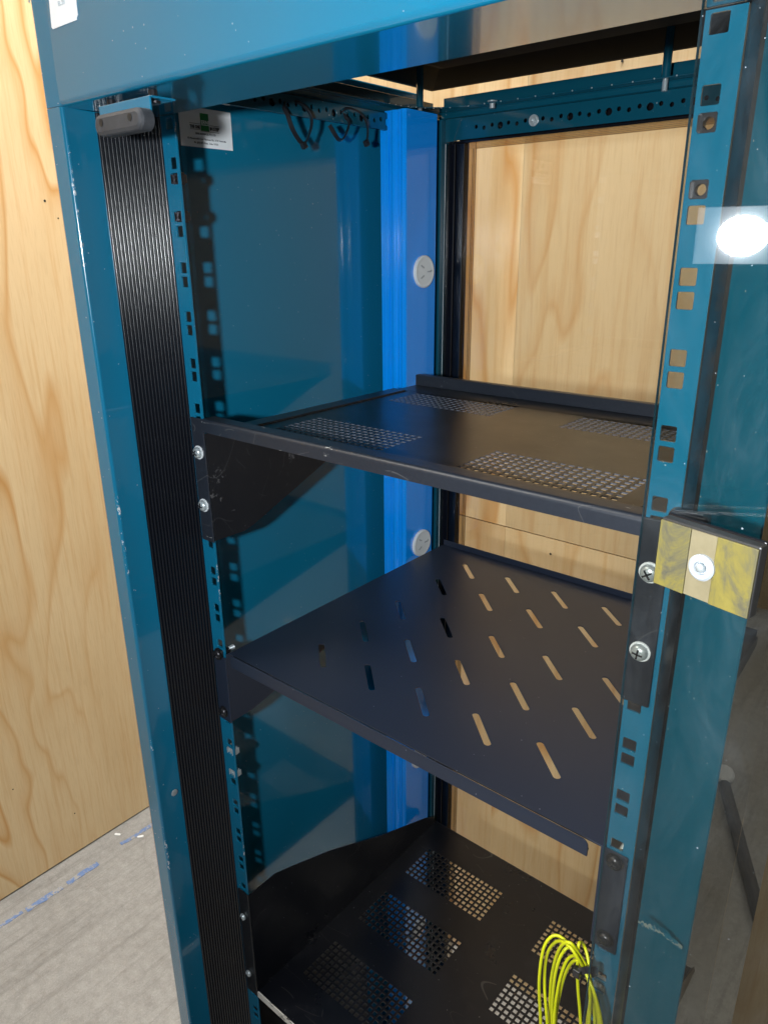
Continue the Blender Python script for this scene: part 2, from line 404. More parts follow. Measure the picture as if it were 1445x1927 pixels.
def plate(bm, us, vs, holes, t0, t1, axis, hm=0):
    """sheet on grid us x vs; holes {(i,j): polygon}; thickness from t0 to t1 along axis"""
    def P(u, v, t): return {'z': (u, v, t), 'y': (u, t, v), 'x': (t, u, v)}[axis]
    V = {}
    def g(u, v, t):
        k = (round(u, 6), round(v, 6), t)
        if k not in V: V[k] = bm.verts.new(P(u, v, t))
        return V[k]
    for i in range(len(us)-1):
        for j in range(len(vs)-1):
            c = [(us[i], vs[j]), (us[i+1], vs[j]), (us[i+1], vs[j+1]), (us[i], vs[j+1])]
            h = holes.get((i, j))
            for t, fl in ((t0, 1), (t1, 0)):
                if h is None:
                    q = [g(*p, t) for p in c]; bm.faces.new(q[::-1] if fl else q)
                else:
                    allp = c+h
                    for tr in tessellate_polygon([[Vector((*p, 0)) for p in c], [Vector((*p, 0)) for p in h]]):
                        q = [g(*allp[k], t) for k in tr]
                        try: bm.faces.new(q)
                        except ValueError: pass
            if h is not None:
                n = len(h)
                for k in range(n):
                    bm.faces.new((g(*h[k], t0), g(*h[(k+1) % n], t0), g(*h[(k+1) % n], t1), g(*h[k], t1))).material_index = hm
    U0, U1, V0, V1 = us[0], us[-1], vs[0], vs[-1]
    for i in range(len(us)-1):
        for v in (V0, V1): bm.faces.new((g(us[i], v, t0), g(us[i+1], v, t0), g(us[i+1], v, t1), g(us[i], v, t1)))
    for j in range(len(vs)-1):
        for u in (U0, U1): bm.faces.new((g(u, vs[j], t0), g(u, vs[j+1], t0), g(u, vs[j+1], t1), g(u, vs[j], t1)))
def uniq(l):
    o = []
    for x in sorted(l):
        if not o or x-o[-1] > 1e-5: o.append(x)
    return o
def idx(l, x):
    return min(range(len(l)), key=lambda i: abs(l[i]-x))
def text(name, s, size, loc, m, parent, stretch=1., bold=0.0, face='x', th=.0002):
    cu = bpy.data.curves.new(name, 'FONT'); cu.body = s; cu.size = size; cu.align_x = 'LEFT'; cu.align_y = 'BOTTOM_BASELINE'
    cu.extrude = th; cu.offset = bold; cu.resolution_u = 3
    o = bpy.data.objects.new(name, cu); COL.objects.link(o)
    dg = bpy.context.evaluated_depsgraph_get(); me = bpy.data.meshes.new_from_object(o.evaluated_get(dg))
    bpy.data.objects.remove(o)
    xs = [v.co.x for v in me.vertices]; x0 = min(xs); wd = max(xs)-x0
    L = stretch/wd if stretch > 1e-9 else 1
    for v in me.vertices:
        a, b, c = (v.co.x-x0)*L, v.co.y, v.co.z
        if face == 'x': v.co = Vector((loc[0]+c, loc[1]+a, loc[2]+b))
        else: v.co = Vector((loc[0]+a, loc[1]-c, loc[2]+b))
    me.materials.clear(); me.materials.append(M[m])
    t = bpy.data.objects.new(name, me); COL.objects.link(t); setpar(t, parent); return t

U = .04445
FZ = -1.65
# ------------------------------------------------------------------ setting
fl = struct(link('floor', nb(-6, 6, -6, 7, FZ-.05, FZ), 'concrete'))
wl = thing('plywood_wall', (-1.62, -1, FZ), 'long pine plywood wall left of the cabinet, standing on the concrete floor', 'wall')
bm = nb(-1.615, -1.600, -2.6, .8495, FZ+.006, 2.3); link('plywood_sheet', bm, 'ply0', wl)
for y, z in ((.571, .311), (.60, .27), (.20, -1.30), (.36, -1.50)):
    bm = bmesh.new(); cyl(bm, (-1.5999, y, z), (1, 0, 0), .0030 if z > .3 else .0020, .0008, 12); link('nail_head', bm, 'slot_dark', wl)
bm = nb(-1.640, -1.617, -2.6, 1.1, FZ, FZ+.09); link('bottom_plate', bm, 'ply3', wl)
wb = thing('plywood_wall', (-.6, .87, FZ), 'pine plywood wall of several sheets standing close behind the cabinet', 'wall')
SEAMZ = -.371; SX = -.371
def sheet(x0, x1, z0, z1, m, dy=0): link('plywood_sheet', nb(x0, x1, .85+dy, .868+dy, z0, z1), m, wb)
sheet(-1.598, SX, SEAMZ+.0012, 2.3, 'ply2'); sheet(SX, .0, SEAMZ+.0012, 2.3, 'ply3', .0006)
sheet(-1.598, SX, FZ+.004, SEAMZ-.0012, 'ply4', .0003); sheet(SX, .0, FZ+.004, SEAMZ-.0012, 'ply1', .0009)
for x, z in ((-.262, -.405), (-.20, .47), (-.33, .45)):
    bm = bmesh.new(); cyl(bm, (x, .8499, z), (0, -1, 0), .0022, .0008, 12); link('nail_head', bm, 'slot_dark', wb)
link('backing', nb(-1.598, -.001, .8695, .875, FZ, 2.3), 'slot_dark', wb)
off = link('plywood_board', nb(.196, .8, 1.10, 1.118, FZ+.002, -1.045), 'ply4', bevel=.001)
tag(off, 'cut plywood board standing low behind the smoked glass, at the right edge', 'board')

struct(link('far_wall', nb(-3, 5, 3.55, 3.6, FZ, 2.4), 'ply3'))
def strip(pts, wd, label):
    bm = bmesh.new(); rg = []
    ys = catmull([Vector((x, y, 0)) for x, y in pts], 5)
    L = []; Rr = []
    for i, p in enumerate(ys):
        a = wd*(.5+.28*noise.noise(Vector((p.x*60, p.y*60, 1)))); b = wd*(.5+.35*noise.noise(Vector((p.x*60, p.y*60, 5))))
        L.append((p.x-a, p.y)); Rr.append((p.x+b, p.y+.004*noise.noise(Vector((i*3.3, 0, 2)))))
    prism(bm, L+Rr[::-1], 'z', FZ+.0005, FZ+.0015)
    return tag(link('floor_tape', bm, 'tape'), label, 'tape', 'torn blue tape strips on the concrete beside the plywood wall')
strip([(-1.511, -.02), (-1.512, .05), (-1.511, .125)], .012, 'faded blue tape scrap on the concrete, nearest the left photo edge')
strip([(-1.508, .135), (-1.507, .19), (-1.504, .245)], .017, 'solid blue tape strip on the concrete, second from the left edge')
strip([(-1.506, .262), (-1.507, .31), (-1.506, .365)], .018, 'ragged blue tape strip on the concrete, middle of the row')
strip([(-1.525, .455), (-1.519, .50), (-1.520, .62)], .013, 'blue tape strip on the concrete running behind the cabinet post')
def bit(x, y, a, label):
    bm = bmesh.new(); P = capsule(x, y,   .013*math.cos(a), .013*math.sin(a), .0042, 5); prism(bm, P, 'z', FZ+.0005, FZ+.003)
    tag(link('paper_scrap', bm, 'paper'), label, 'scrap')
bit(-1.569, .4713, .5, 'small white scrap on the floor closest to the plywood wall')
bit(-1.5015, .5148, .9, 'small white scrap lying on the end of the blue tape')

# ------------------------------------------------------------------ cabinet
cab = thing('server_cabinet', (0, .18, FZ), 'open teal steel server rack cabinet with its smoked glass door swung fully open', 'server cabinet')
# left front post: outer face, rounded outer corner, reveal towards the opening
def arc(cx, cy, r, a0, a1, n=5): return [(cx+r*math.cos(math.radians(a0+(a1-a0)*i/n)), cy+r*math.sin(math.radians(a0+(a1-a0)*i/n))) for i in range(n+1)]
post = arc(-.2652, -.0802, .0028, 0, -90) + arc(-.284, -.076, .007, -90, -160, 5) + [(-.2985, -.050), (-.2985, 0.0), (-.2682, 0.0), (-.2682, -.050)]
bm = bmesh.new(); prism(bm, post, 'z', FZ+.06, .3058)
lp = link('corner_post', bm, 'teal', cab, smooth='auto')
bm = bmesh.new(); prism(bm, arc(-.2652, -.0802, .0015, 0, -90) + arc(-.284, -.076, .007, -90, -160, 5) + [(-.2985, -.050), (-.2985, 0.0), (-.2637, 0.0)], 'z', .3064, .3885)
link('corner_cap', bm, 'teal', cab, bevel=.0006)
for z in (.381, .3815): pass
bm = bmesh.new(); cyl(bm, (-.2875, -.0832, .3835), (0, -1, 0), .0011, .0006, 10); cyl(bm, (-.2690, -.0831, .3850), (0, -1, 0), .0013, .0006, 10); link('rivet', bm, 'zinc', cab)
# small screw on the left reveal
sc_ = bmesh.new(); lathe(sc_, (-.2660, -.060, -.4075), (1, 0, 0), [(.0042, 0), (.0042, .0008), (.0028, .0014), (0, .0015)], 18); link('screw', sc_, 'zinc', cab, bevel=.0002)
# front top beam
bm = bmesh.new(); n_ = 8; rd = .0048
sec = [(-.0834+rd-rd*math.sin(math.radians(90*i/n_)), .3055+rd-rd*math.cos(math.radians(90*i/n_))) for i in range(n_+1)] + [(-.0834, .388), (.0, .388), (.0, .3055)]
prism(bm, sec, 'x', -.2622, .3085); link('top_beam', bm, 'teal_under', cab, smooth='auto')
# right front post
bm = bmesh.new(); prism(bm, [(.2690, -.0490), (.3078, -.0826), (.3085, -.0820)] + [(.3035, -.0640), (.2720, -.0440)], 'z', FZ+.06, .3052)
link('corner_post', bm, 'teal', cab, smooth='auto')
def chip(pts, wd, ax, nm, m='chip'):
    P = catmull(pts, 9); bm = bmesh.new(); L = []
    for i, q in enumerate(P):
        wv = wd*max(.12, .5+.9*noise.noise(Vector((i*.61, 3.3, 1.7))))
        o1 = Vector((0, 0, wv)); L.append((q+o1, q-o1*(.6+.5*noise.noise(Vector((i*.9, 1, 9))))))
    off = Vector((0, -.0002, 0)) if ax == 'y' else Vector((.0002, 0, 0))
    for (a, b), (c, d) in zip(L, L[1:]):
        bm.faces.new([bm.verts.new(v+off) for v in (a, b, d, c)])
    return link(nm, bm, m, cab)
M['chip'] = mat('bare chipped primer', rough=.6, build=lambda N, p: N.l(N.mix(N.math('GREATER_THAN', N.noise(N.co(), 260, 4, .7), .5), TEAL, (.26, .34, .36)), p.inputs['Base Color']))
chip([Vector(v) for v in ((.2789, -.083, -.1900), (.2859, -.083, -.1892), (.2942, -.083, -.1885), (.3054, -.083, -.1913))], .0036, 'y', 'paint_scrape')
chip([Vector(v) for v in ((-.2660, -.0731, -.6001), (-.2662, -.0664, -.6177), (-.2672, -.053, -.6426))], .0008, 'x', 'paint_scrape')
# plinth and lower beam, out of frame but part of the body
link('lower_beam', nb(-.2622, .278, -.083, 0, FZ+.06, FZ+.13), 'teal', cab, bevel=.002)
link('plinth', nb(-.29, .29, -.04, .44, FZ, FZ+.058), 'black', cab)
link('bottom_sheet', nb(-.24, .24, .02, .42, FZ+.09, FZ+.093), 'black', cab)
link('shade_cover', nb(-.2995, -.2960, .005, .300, FZ+.10, -.790), 'black_satin', cab)  # added black sheet, keeps the panel dark behind the bottom shelf vents
link('shade_tray', nb(-.222, .222, .02, .33, -1.152, -1.150), 'black_satin', cab)  # added black sheet, darkens the view down through the front vents
# left side panel
bm = nb(-.3015, -.300, .0005, .432, FZ+.07, .333); link('side_panel', bm, 'teal_panel', cab)
link('side_panel_skin', nb(-.3245, -.3025, -.040, .455, FZ+.07, .386), 'teal', cab, bevel=.002)
# ribbed trims
def ribbed(sgn):
    a = Vector((-.2675, -.0500)); b = Vector((-.2462, .0006)); n = 17; k = 10
    d = (b-a); L = d.length; t = d/L; nr = Vector((t.y, -t.x)); pts = []
    for i in range(n):
        for j in range(k):
            s = (i+j/k)/n; q = j/k; h = .00120*math.sin(math.pi*q)*(1 if sgn > 0 else .02)
            pts.append(a+t*(s*L)+nr*h)
    pts.append(b); pts += [b-nr*.0025, a-nr*.0025]
    pts = [(p.x*sgn, p.y) for p in pts]
    bm = bmesh.new(); prism(bm, pts, 'z', FZ+.13, .3052)
    return link('ribbed_trim', bm, 'black_rib' if sgn > 0 else 'black_satin', cab, smooth='rib')
ribbed(1); ribbed(-1)
# rack rails with square holes
KS = list(range(-7, 30))
HOLE = [(k, -k*U) for k in KS if k > -7] + [(k, -(k*U+.0127)) for k in KS]
HZ = sorted(z for _, z in HOLE)
def rail(sgn):
    us = sorted([sgn*.2250, sgn*.2268, sgn*.2382, sgn*.2455]); lo_ = min(sgn*.2268, sgn*.2382)
    vs = [FZ+.1]
    for z in HZ: vs += [z-.0062, z+.0062]
    vs += [.3048]; vs = uniq(vs); holes = {}
    iu = idx(us, lo_)
    for z in HZ: holes[(iu, idx(vs, z-.0062))] = rrect(sgn*.2325, z, .0095, .0095, .0009, 2)
    bm = bmesh.new(); plate(bm, us, vs, holes, 0., .0020, 'y')
    fx = sorted([sgn*.2436, sgn*.2455])
    o = link('rack_rail', bm, 'teal', cab, bevel=.00035, seg=2)
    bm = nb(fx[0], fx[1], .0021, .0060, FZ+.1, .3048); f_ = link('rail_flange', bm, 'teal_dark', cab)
    return o
RL = rail(-1); RR_ = rail(1)
# rear rails deep inside
for s in (-1, 1):
    x = sorted([s*.285, s*.262]); 
# rear door frame
YF = .435
def zz(a): return a
zbar0, zbar1 = .3222, .3475
hx = [(-.1996+.01172*i) for i in range(40)]
us = [-.2328]; holes = {}
for i, x in enumerate(hx): us += [x-.0050, x+.0050]
us = uniq(us+[.262]); vs = [zbar0, .3290, .3400, zbar1]
for i, x in enumerate(hx):
    big = i % 4 == 3
    if i == 7: continue
    r_ = .0040 if big else .0024
    cz = .3343+(.0011 if i % 2 == 0 else -.0011) if not big else .3337
    holes[(idx(us, x-.0050), 1)] = [(x+r_*math.cos(2*math.pi*t/12), cz+r_*math.sin(2*math.pi*t/12)) for t in range(12)]
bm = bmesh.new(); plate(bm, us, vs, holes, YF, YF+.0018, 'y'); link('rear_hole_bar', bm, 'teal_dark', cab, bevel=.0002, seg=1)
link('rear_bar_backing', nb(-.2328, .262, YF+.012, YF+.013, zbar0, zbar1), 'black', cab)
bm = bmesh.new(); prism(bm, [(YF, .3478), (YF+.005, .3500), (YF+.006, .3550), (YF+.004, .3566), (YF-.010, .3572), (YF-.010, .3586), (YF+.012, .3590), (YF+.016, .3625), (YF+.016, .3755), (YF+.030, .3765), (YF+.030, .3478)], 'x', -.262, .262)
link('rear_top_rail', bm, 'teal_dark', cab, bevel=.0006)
# small flange pips along the rear top rail
bm = bmesh.new()
for i in range(20):
    cyl(bm, (-.205+.0234*i, YF-.0101, .3579), (0, -1, 0), .0008, .0005, 8)
link('flange_rivets', bm, 'zinc', cab)['kind'] = 'stuff'
bm = bmesh.new(); prism(bm, [(-.2620, .3212), (-.2328, .3212), (-.2215, .3475), (-.2620, .3475)], 'y', YF-.0015, YF-.0003); link('corner_gusset', bm, 'teal_dark', cab, bevel=.0003)
link('door_gasket', nb(-.2440, .262, YF+.004, YF+.014, .3186, .3220), 'black', cab, bevel=.0008)
# rear post left : dark sheet, pale seal, black channel
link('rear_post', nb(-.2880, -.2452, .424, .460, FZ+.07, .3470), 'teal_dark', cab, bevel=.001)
link('seal_strip', nb(-.2449, -.2445, .4330, .4336, FZ+.07, .3190), 'white_plastic', cab)
link('rear_channel', nb(-.2438, -.2300, .434, .448, FZ+.07, .3185), 'black', cab, bevel=.001)
link('rear_channel', nb(-.2298, -.2172, .436, .448, FZ+.07, .3185), 'black_rib', cab, bevel=.001)
# rear glass with tinted border and thin printed lines
rg = link('rear_glass', nb(-.2030, .240, .4400, .4425, FZ+.1, .3105), 'rear_glass', cab)
link('tinted_border', nb(-.2170, -.2032, .4400, .4425, FZ+.1, .3184), 'smoke_strip', rg)
link('tinted_border', nb(-.2030, .240, .4400, .4425, .3107, .3184), 'smoke_strip', rg)
for i in range(4):
    z = .3112+.0017*i; link('border_line', nb(-.2150, .240, .4392, .4398, z, z+.00028), 'ink', rg)
for x in (-.2065, -.2045, -.2012): link('border_line', nb(x, x+.00035, .4392, .4398, FZ+.1, .3110), 'ink', rg)
# side top rails
def siderail(s):
    ys = [.02]; holes = {}; hy = [.075+.01172*i for i in range(24)]
    for y in hy: ys += [y-.005, y+.005]
    ys = uniq(ys+[.385]); vs = [.3290, .3335, .3445, .3480]
    for i, y in enumerate(hy):
        big = i % 4 == 3; r_ = .0040 if big else .0024; cz = .339+(.0011 if i % 2 == 0 else -.0011)
        holes[(idx(ys, y-.005), 1)] = [(y+r_*math.cos(2*math.pi*t/12), cz+r_*math.sin(2*math.pi*t/12)) for t in range(12)]
    bm = bmesh.new(); x = sorted([s*.2700, s*.2718]); plate(bm, ys, vs, holes, x[0], x[1], 'x')
    link('side_hole_bar', bm, 'teal_dark', cab, bevel=.0002, seg=1)
    P = [(-.2700, .3483), (-.2745, .3500), (-.2755, .3560), (-.2735, .3568), (-.2660, .3572), (-.2660, .3586), (-.2850, .3592), (-.2890, .3625), (-.2890, .3745), (-.2990, .3755), (-.2990, .3483)]
    P = [(p[0]*-s, p[1]) for p in P]
    bm = bmesh.new(); prism(bm, P, 'y', .001, .4648); link('side_top_rail', bm, 'teal_dark', cab, bevel=.0005)
    x = sorted([s*.2735, s*.2745]); link('side_bar_backing', nb(x[0], x[1], .02, .385, .3290, .3480), 'black', cab)
siderail(-1); siderail(1)
# pipped corner bracket plate joining both top rails
bm = bmesh.new(); prism(bm, [(-.2660, .385), (-.2660, .4250), (-.205, .4250), (-.215, .418), (-.238, .410), (-.250, .398), (-.254, .385)], 'z', .3573, .3585)
link('corner_plate', bm, 'teal_dark', cab, bevel=.0003)
bm = bmesh.new()
for x, y in ((-.262, .34), (-.262, .352), (-.262, .362), (-.258, .372), (-.2555, .384), (-.2505, .396), (-.244, .405), (-.236, .4105), (-.226, .415)):
    cyl(bm, (x, y, .3575), (0, 0, -1), .0009, .0006, 8)
link('plate_rivets', bm, 'zinc', cab)
# bolts on the rear frame
b_ = bmesh.new(); cyl(b_, (-.171, .426, .3572), (0, 0, -1), .0033, .0055, 16); cyl(b_, (-.171, .426, .3587), (0, 0, 1), .0060, .0014, 18); link('frame_bolt', b_, 'zinc', cab, bevel=.0003)
b_ = bmesh.new(); cyl(b_, (-.1176, .4349, .3343), (0, -1, 0), .0064, .0012, 20); cyl(b_, (-.1176, .4337, .3343), (0, -1, 0), .0045, .0035, 6); cyl(b_, (-.1176, .4302, .3343), (0, -1, 0), .0024, .0030, 12); link('hex_nut', b_, 'zinc', cab, bevel=.0002)
# stand-off rods carrying the roof
for x, y, zt in ((-.262, .400, .404), (.0385, .431, .404)):
    b_ = bmesh.new(); cyl(b_, (x, y, .3588), (0, 0, 1), .0046, zt-.3588, 16); rod = link('roof_standoff', b_, 'teal_dark', cab, smooth='auto')
    b_ = bmesh.new()
    lathe(b_, (x, y, .3572), (0, 0, -1), [(.0025 if j % 2 else .0030, .0006*j) for j in range(20)], 14)
    link('thread_end', b_, 'zinc', rod)
# roof: raised sheet with folded sloping rim
bm = bmesh.new()
X0, X1, Y0, Y1 = -.300, .300, -.075, .476
ro = [(X0, Y0, .3915), (X1, Y0, .3915), (X1, Y1, .3915), (X0, Y1, .3915)]
ri = [(X0+.006, Y0+.006, .3915), (X1-.006, Y0+.006, .3915), (X1-.006, Y1-.006, .3915), (X0+.006, Y1-.006, .3915)]
rt = [(X0+.045, Y0+.045, .406), (X1-.045, Y0+.045, .406), (X1-.045, Y1-.045, .406), (X0+.045, Y1-.045, .406)]
r2_ = [(X0+.075, Y0+.075, .398), (X1-.075, Y0+.075, .398), (X1-.075, Y1-.075, .398), (X0+.075, Y1-.075, .398)]
tp = [(X0, Y0, .420), (X1, Y0, .420), (X1, Y1, .420), (X0, Y1, .420)]
RV = [[bm.verts.new(p) for p in ring] for ring in (tp, ro, ri, rt, r2_)]
for a_, c_ in zip(RV, RV[1:]):
    for i in range(4): bm.faces.new((a_[i], a_[(i+1) % 4], c_[(i+1) % 4], c_[i]))
bm.faces.new(RV[0]); bm.faces.new(RV[-1])
link('roof', bm, 'roof', cab)
# door bumper on the left
dbp = link('bumper_bracket', nb(-.2080, -.1385, -.0815, -.0800, .2800, .2998), 'teal', cab, bevel=.0006)
link('bracket_flange', nb(-.2110, -.1385, -.0798, -.0590, .2985, .3000), 'teal', dbp, bevel=.0004)
for x in (-.205, -.148):
    bm = bmesh.new(); cyl(bm, (x, -.072, .3002), (0, 0, 1), .0032, .0052, 12); cyl(bm, (x+.001, -.072, .2980), (0, 0, -1), .0048, .0022, 6)
    link('bracket_stud', bm, 'black_screw', dbp, bevel=.0003)
def pill(y0, y1, w_, h_, cx, cz, r):
    bm = bmesh.new(); rings = []
    for y, ins in ((y0, 0), (y1+.003, 0), (y1+.0012, .0008), (y1, .0030)):
        P = capsule(cx, cz, w_-h_, 0, h_/2-ins, 10); rings.append([bm.verts.new((p[0], y, p[1])) for p in P])
    n = len(rings[0])
    for a_, c_ in zip(rings, rings[1:]):
        for i in range(n): bm.faces.new((a_[i], a_[(i+1) % n], c_[(i+1) % n], c_[i]))
    bm.faces.new(rings[0]); bm.faces.new(rings[-1]); return bm
pb = link('rubber_pad', pill(-.0816, -.0935, .0640, .0150, -.1665, .2838, 0), 'rubber', dbp, bevel=.0004)
for x in (-.1870, -.1480):
    bm = bmesh.new(); cyl(bm, (x, -.0939, .2852), (0, 1, 0), .0026, .0006, 16)
    link('screw_recess', bm, 'slot_dark', pb)
# white label on the beam, with its corner torn
bm = bmesh.new(); prism(bm, [(-.2545, .390), (-.2575, .3605), (-.2560, .3590), (-.2190, .3592), (-.2188, .3606), (-.2168, .3622), (-.2160, .390)], 'y', -.0840, -.0836)
asl = link('blank_sticker', bm, 'paper', cab)
text('printed_text', 'EL.28', .0042, (-.2425, -.08415, .3722), 'ink_faint', asl, .010, .0001, 'y')
# maker's sticker on the inside of the side panel
bm = nb(-.2998, -.2995, .0595, .1246, .2915, .3275); st = link('maker_sticker', bm, 'paper', cab, label='white maker sticker with a green square logo')
X = -.2993
g0, g1 = .0850, .0953
link('logo_square', nb(X-.0001, X+.0001, g0, g1, .3070, .3230), 'green', st)
link('logo_line', nb(X+.0001, X+.0003, g0+.0006, g1-.0001, .3121, .3127), 'white_ink', st)
text('printed_text', 'ERNI', .0048, (X+.0002, g0+.0008, .3133), 'white_ink', st, .0092, .00006)
text('printed_text', 'THE ONE', .0044, (X, .0718, .3085), 'ink', st, .0125, .00008)
text('printed_text', 'IN STEP', .0044, (X, .0965, .3083), 'ink', st, .0115, .00008)
for y0, y1, z in ((.0716, g0-.0004, .3128), (g1+.0006, .1080, .3124), (.0716, g0-.0004, .3075), (g0-.0004, .1080, .3065)):
    link('rule_line', nb(X-.0001, X+.0001, y0, y1, z, z+.00035), 'ink', st)
text('printed_text', 'ERNI AUSTRALIA PTY LTD', .0026, (X, .0780, .3032), 'ink_grey', st, .0250, .0)
text('printed_text', '12 Monmouth Cres Mitcham Vic. 3132 Australia', .0024, (X, .0680, .2985), 'ink_grey', st, .0480, .0)
text('printed_text', 'Ph. (03) 874 8566, Telex 31572', .0024, (X, .0755, .2949), 'ink_grey', st, .0300, .0)

# cage nuts in the rails: sub-parts of each rail
def cage_nut(side, z, m):
    s = side; x = s*.2325; bm = bmesh.new()
    P = [Vector((x, 0, z)) + Vector(v) for v in ()]
    # square body behind the hole with a round bore, spring ears round the sheet edge
    o = rrect(x, z, .0088, .0088, .0012, 3); n = 16
    us = [x-.0056, x+.0056]; vs = [z-.0052, z+.0052]
    plate(bm, us, vs, {(0, 0): [(x+.0030*math.cos(2*math.pi*t/n), z+.0030*math.sin(2*math.pi*t/n)) for t in range(n)]}, .0024, .0070, 'y')
    for e in (-1, 1):
        box(bm, *sorted((x+e*.0044, x+e*.0049)), -.0008, .0030, z-.0040, z+.0040)
        box(bm, *sorted((x+e*.0060, x+e*.0067)), .0021, .0085, z-.0036, z+.0036)
    par = RL if s < 0 else RR_
    return link('cage_nut', bm, m, par, bevel=.0004, seg=2)
def up(k): return -k*U
def lo(k): return -(k*U+.0127)
for z in (lo(-6), up(-5)):
    cage_nut(-1, z, 'nut_black'); cage_nut(1, z, 'nut_black')
for z in (lo(8), up(9)):
    cage_nut(-1, z, 'zinc')
cage_nut(1, lo(8), 'zinc')
for z in (lo(5), up(7), up(0), lo(1)):
    cage_nut(-1, z, 'nut_black')

# ------------------------------------------------------------------ screws
def screw(parent, x, z, y, m, r=.0058, washer=True, thread=True):
    bm = bmesh.new()
    lathe(bm, (x, y, z), (0, -1, 0), [(r, 0), (r, .0012), (r*.93, .0026), (r*.70, .0038), (r*.35, .0044), (0, .0045)], 24)
    o = link('screw', bm, m, parent, smooth=True)
    bm = bmesh.new()
    for a in (R.uniform(0, 1.5),):
        for q in (0, math.pi/2):
            v = box(bm, -r*.58, r*.58, -.0011, 0, -.00055, .00055)
            bmesh.ops.transform(bm, matrix=Matrix.Translation((x, y-.0040, z)) @ Matrix.Rotation(a+q, 4, 'Y'), verts=v)
    link('cross_recess', bm, 'nut_black', o)
    if washer:
        bm = bmesh.new(); lathe(bm, (x, y, z), (0, -1, 0), [(r*1.22, -.0012), (r*1.22, -.0002), (r*.9, 0)], 24); link('washer', bm, m if m != 'zinc' else 'white_plastic', o)
    if thread:
        bm = bmesh.new(); lathe(bm, (x, y, z), (0, 1, 0), [(.0030 if j % 2 else .0025, .0005*j) for j in range(44)], 14); link('screw_thread', bm, 'zinc', o)
    return o

# ------------------------------------------------------------------ shelf builder pieces
def vents(us_, vs_, blocks, pitch, hole):
    """blocks: (x0,x1,y0,y1,nx,ny) -> grid lines and holes"""
    us = list(us_); vs = list(vs_); cells = []
    for x0, x1, y0, y1, nx, ny in blocks:
        px = (x1-x0)/nx; py = (y1-y0)/ny
        for i in range(nx+1): us.append(x0+px*i)
        for j in range(ny+1): vs.append(y0+py*j)
        for i in range(nx):
            for j in range(ny): cells.append((x0+px*i, y0+py*j, px, py))
    us = uniq(us); vs = uniq(vs); holes = {}
    for x, y, px, py in cells:
        h = hole/2; cx, cy = x+px/2, y+py/2
        holes[(idx(us, x), idx(vs, y))] = [(cx-h, cy-h), (cx+h, cy-h), (cx+h, cy+h), (cx-h, cy+h)]
    return us, vs, holes

# ---- top shelf
s1 = thing('rack_shelf', (0, .0, .0), 'scratched black vented shelf, topmost of the three, fixed by bright zinc screws', 'shelf', 'shelves bolted across the rack rails')
D1 = .0205
us, vs, holes = vents([-.2015, .2015], [.0105, .300], [(s*.112-.0715, s*.112+.0715, y0, y0+.066, 18, 8) for s in (-1, 1) for y0 in (.056, .237)], 0, .0052)
bm = bmesh.new(); plate(bm, us, vs, holes, D1-.0012, D1, 'z', 1); dk = link('deck', bm, ['shelf_black', 'hole_edge'], s1)
link('deck_rear', nb(-.2205, .2205, .3001, .3415, D1-.0012, D1), 'shelf_black', s1)
bm = bmesh.new(); rd = .004
prof = [(-.0125+.0, .0205)] 
sec = arc(-.0075+.0, .0315, .004, 180, 90, 5) + arc(.0045, .0315, .004, 90, 0, 5) + [(.0085, .0205), (-.0115, .0205)]
sec = [(p[0]+.0085, max(p[1], .0224)-.0002) for p in sec]
prism(bm, sec, 'x', -.2240, .2240); link('front_rail', bm, 'lip', s1, smooth='auto')
for s in (-1, 1):
    x = sorted([s*.2245, s*.2235]); y_ = sorted([s*.2235, s*.2040])
    bm = bmesh.new(); prism(bm, [(.0128, .0195), (.0005, .0195), (.0005, -.0965), (.040, -.0970), (.055, -.0930), (.170, -.0470), (.300, .0060), (.3415, .0195)], 'x', x[0], x[1])
    link('side_bracket', bm, 'shelf_worn', s1, bevel=.0003)
    link('side_flange', nb(y_[0], y_[1], .0125, .298, D1+.0002, D1+.0018), 'shelf_black', s1, bevel=.0004)
    e = sorted([s*.2425, s*.2228]); link('mounting_ear', nb(e[0], e[1], -.0022, -.0004, -.0980, .0350), 'lip', s1, bevel=.0012)
    for z in (-.0005, -.0575): screw(s1, s*.2328, z, -.0034, 'zinc')
bm = nb(-.2205, .2205, .3405, .3420, D1, .0340); box(bm, -.2205, .2205, .3425, .3500, .0332, .0342); link('rear_lip', bm, 'lip', s1, bevel=.0003)

# ---- middle shelf
s2 = thing('rack_shelf', (0, 0, -.234), 'smooth navy charcoal shelf with slanted slots, middle of the three', 'shelf', 'shelves bolted across the rack rails')
D2 = -.2335
xs = [-.136+.0695*i for i in range(6)]; xs = xs[:5]
yc = [.353, .2885, .203, .1345, .065]
k = (.196-D2)/(.196+.231)
def sx_(x): return .379-(.379-x)*k
def sy_(y): return -.435+(y+.435)*k
xc = [sx_(x) for x in xs]; ycs = sorted(sy_(y) for y in yc)
us = [-.2215]+[xc[0]-.03475]+[x+.03475 for x in xc]+[.2215]
vs = [.004, ycs[0]-.033]+[(a+b)/2 for a, b in zip(ycs, ycs[1:])]+[ycs[-1]+.030, .4150]
holes = {}
for i, x in enumerate(xc):
    for j, y in enumerate(ycs): holes[(i+1, j+1)] = capsule(x, y, .0325, -.0300, .0034)
bm = bmesh.new(); plate(bm, us, vs, holes, D2-.0014, D2, 'z'); link('deck', bm, 'satin', s2, bevel=.00025, seg=1)
bm = bmesh.new(); prism(bm, [(-.2095, D2+.0040)] + [(.2065+.0055*math.sin(math.radians(a)), D2-.0015+.0055*math.cos(math.radians(a))) for a in range(0, 91, 15)] + [(.2120, D2-.0105), (-.2120, D2-.0105), (-.2120, D2+.0020)], 'y', -.0030, -.0014)
link('front_lip', bm, 'satin', s2, bevel=.0005)
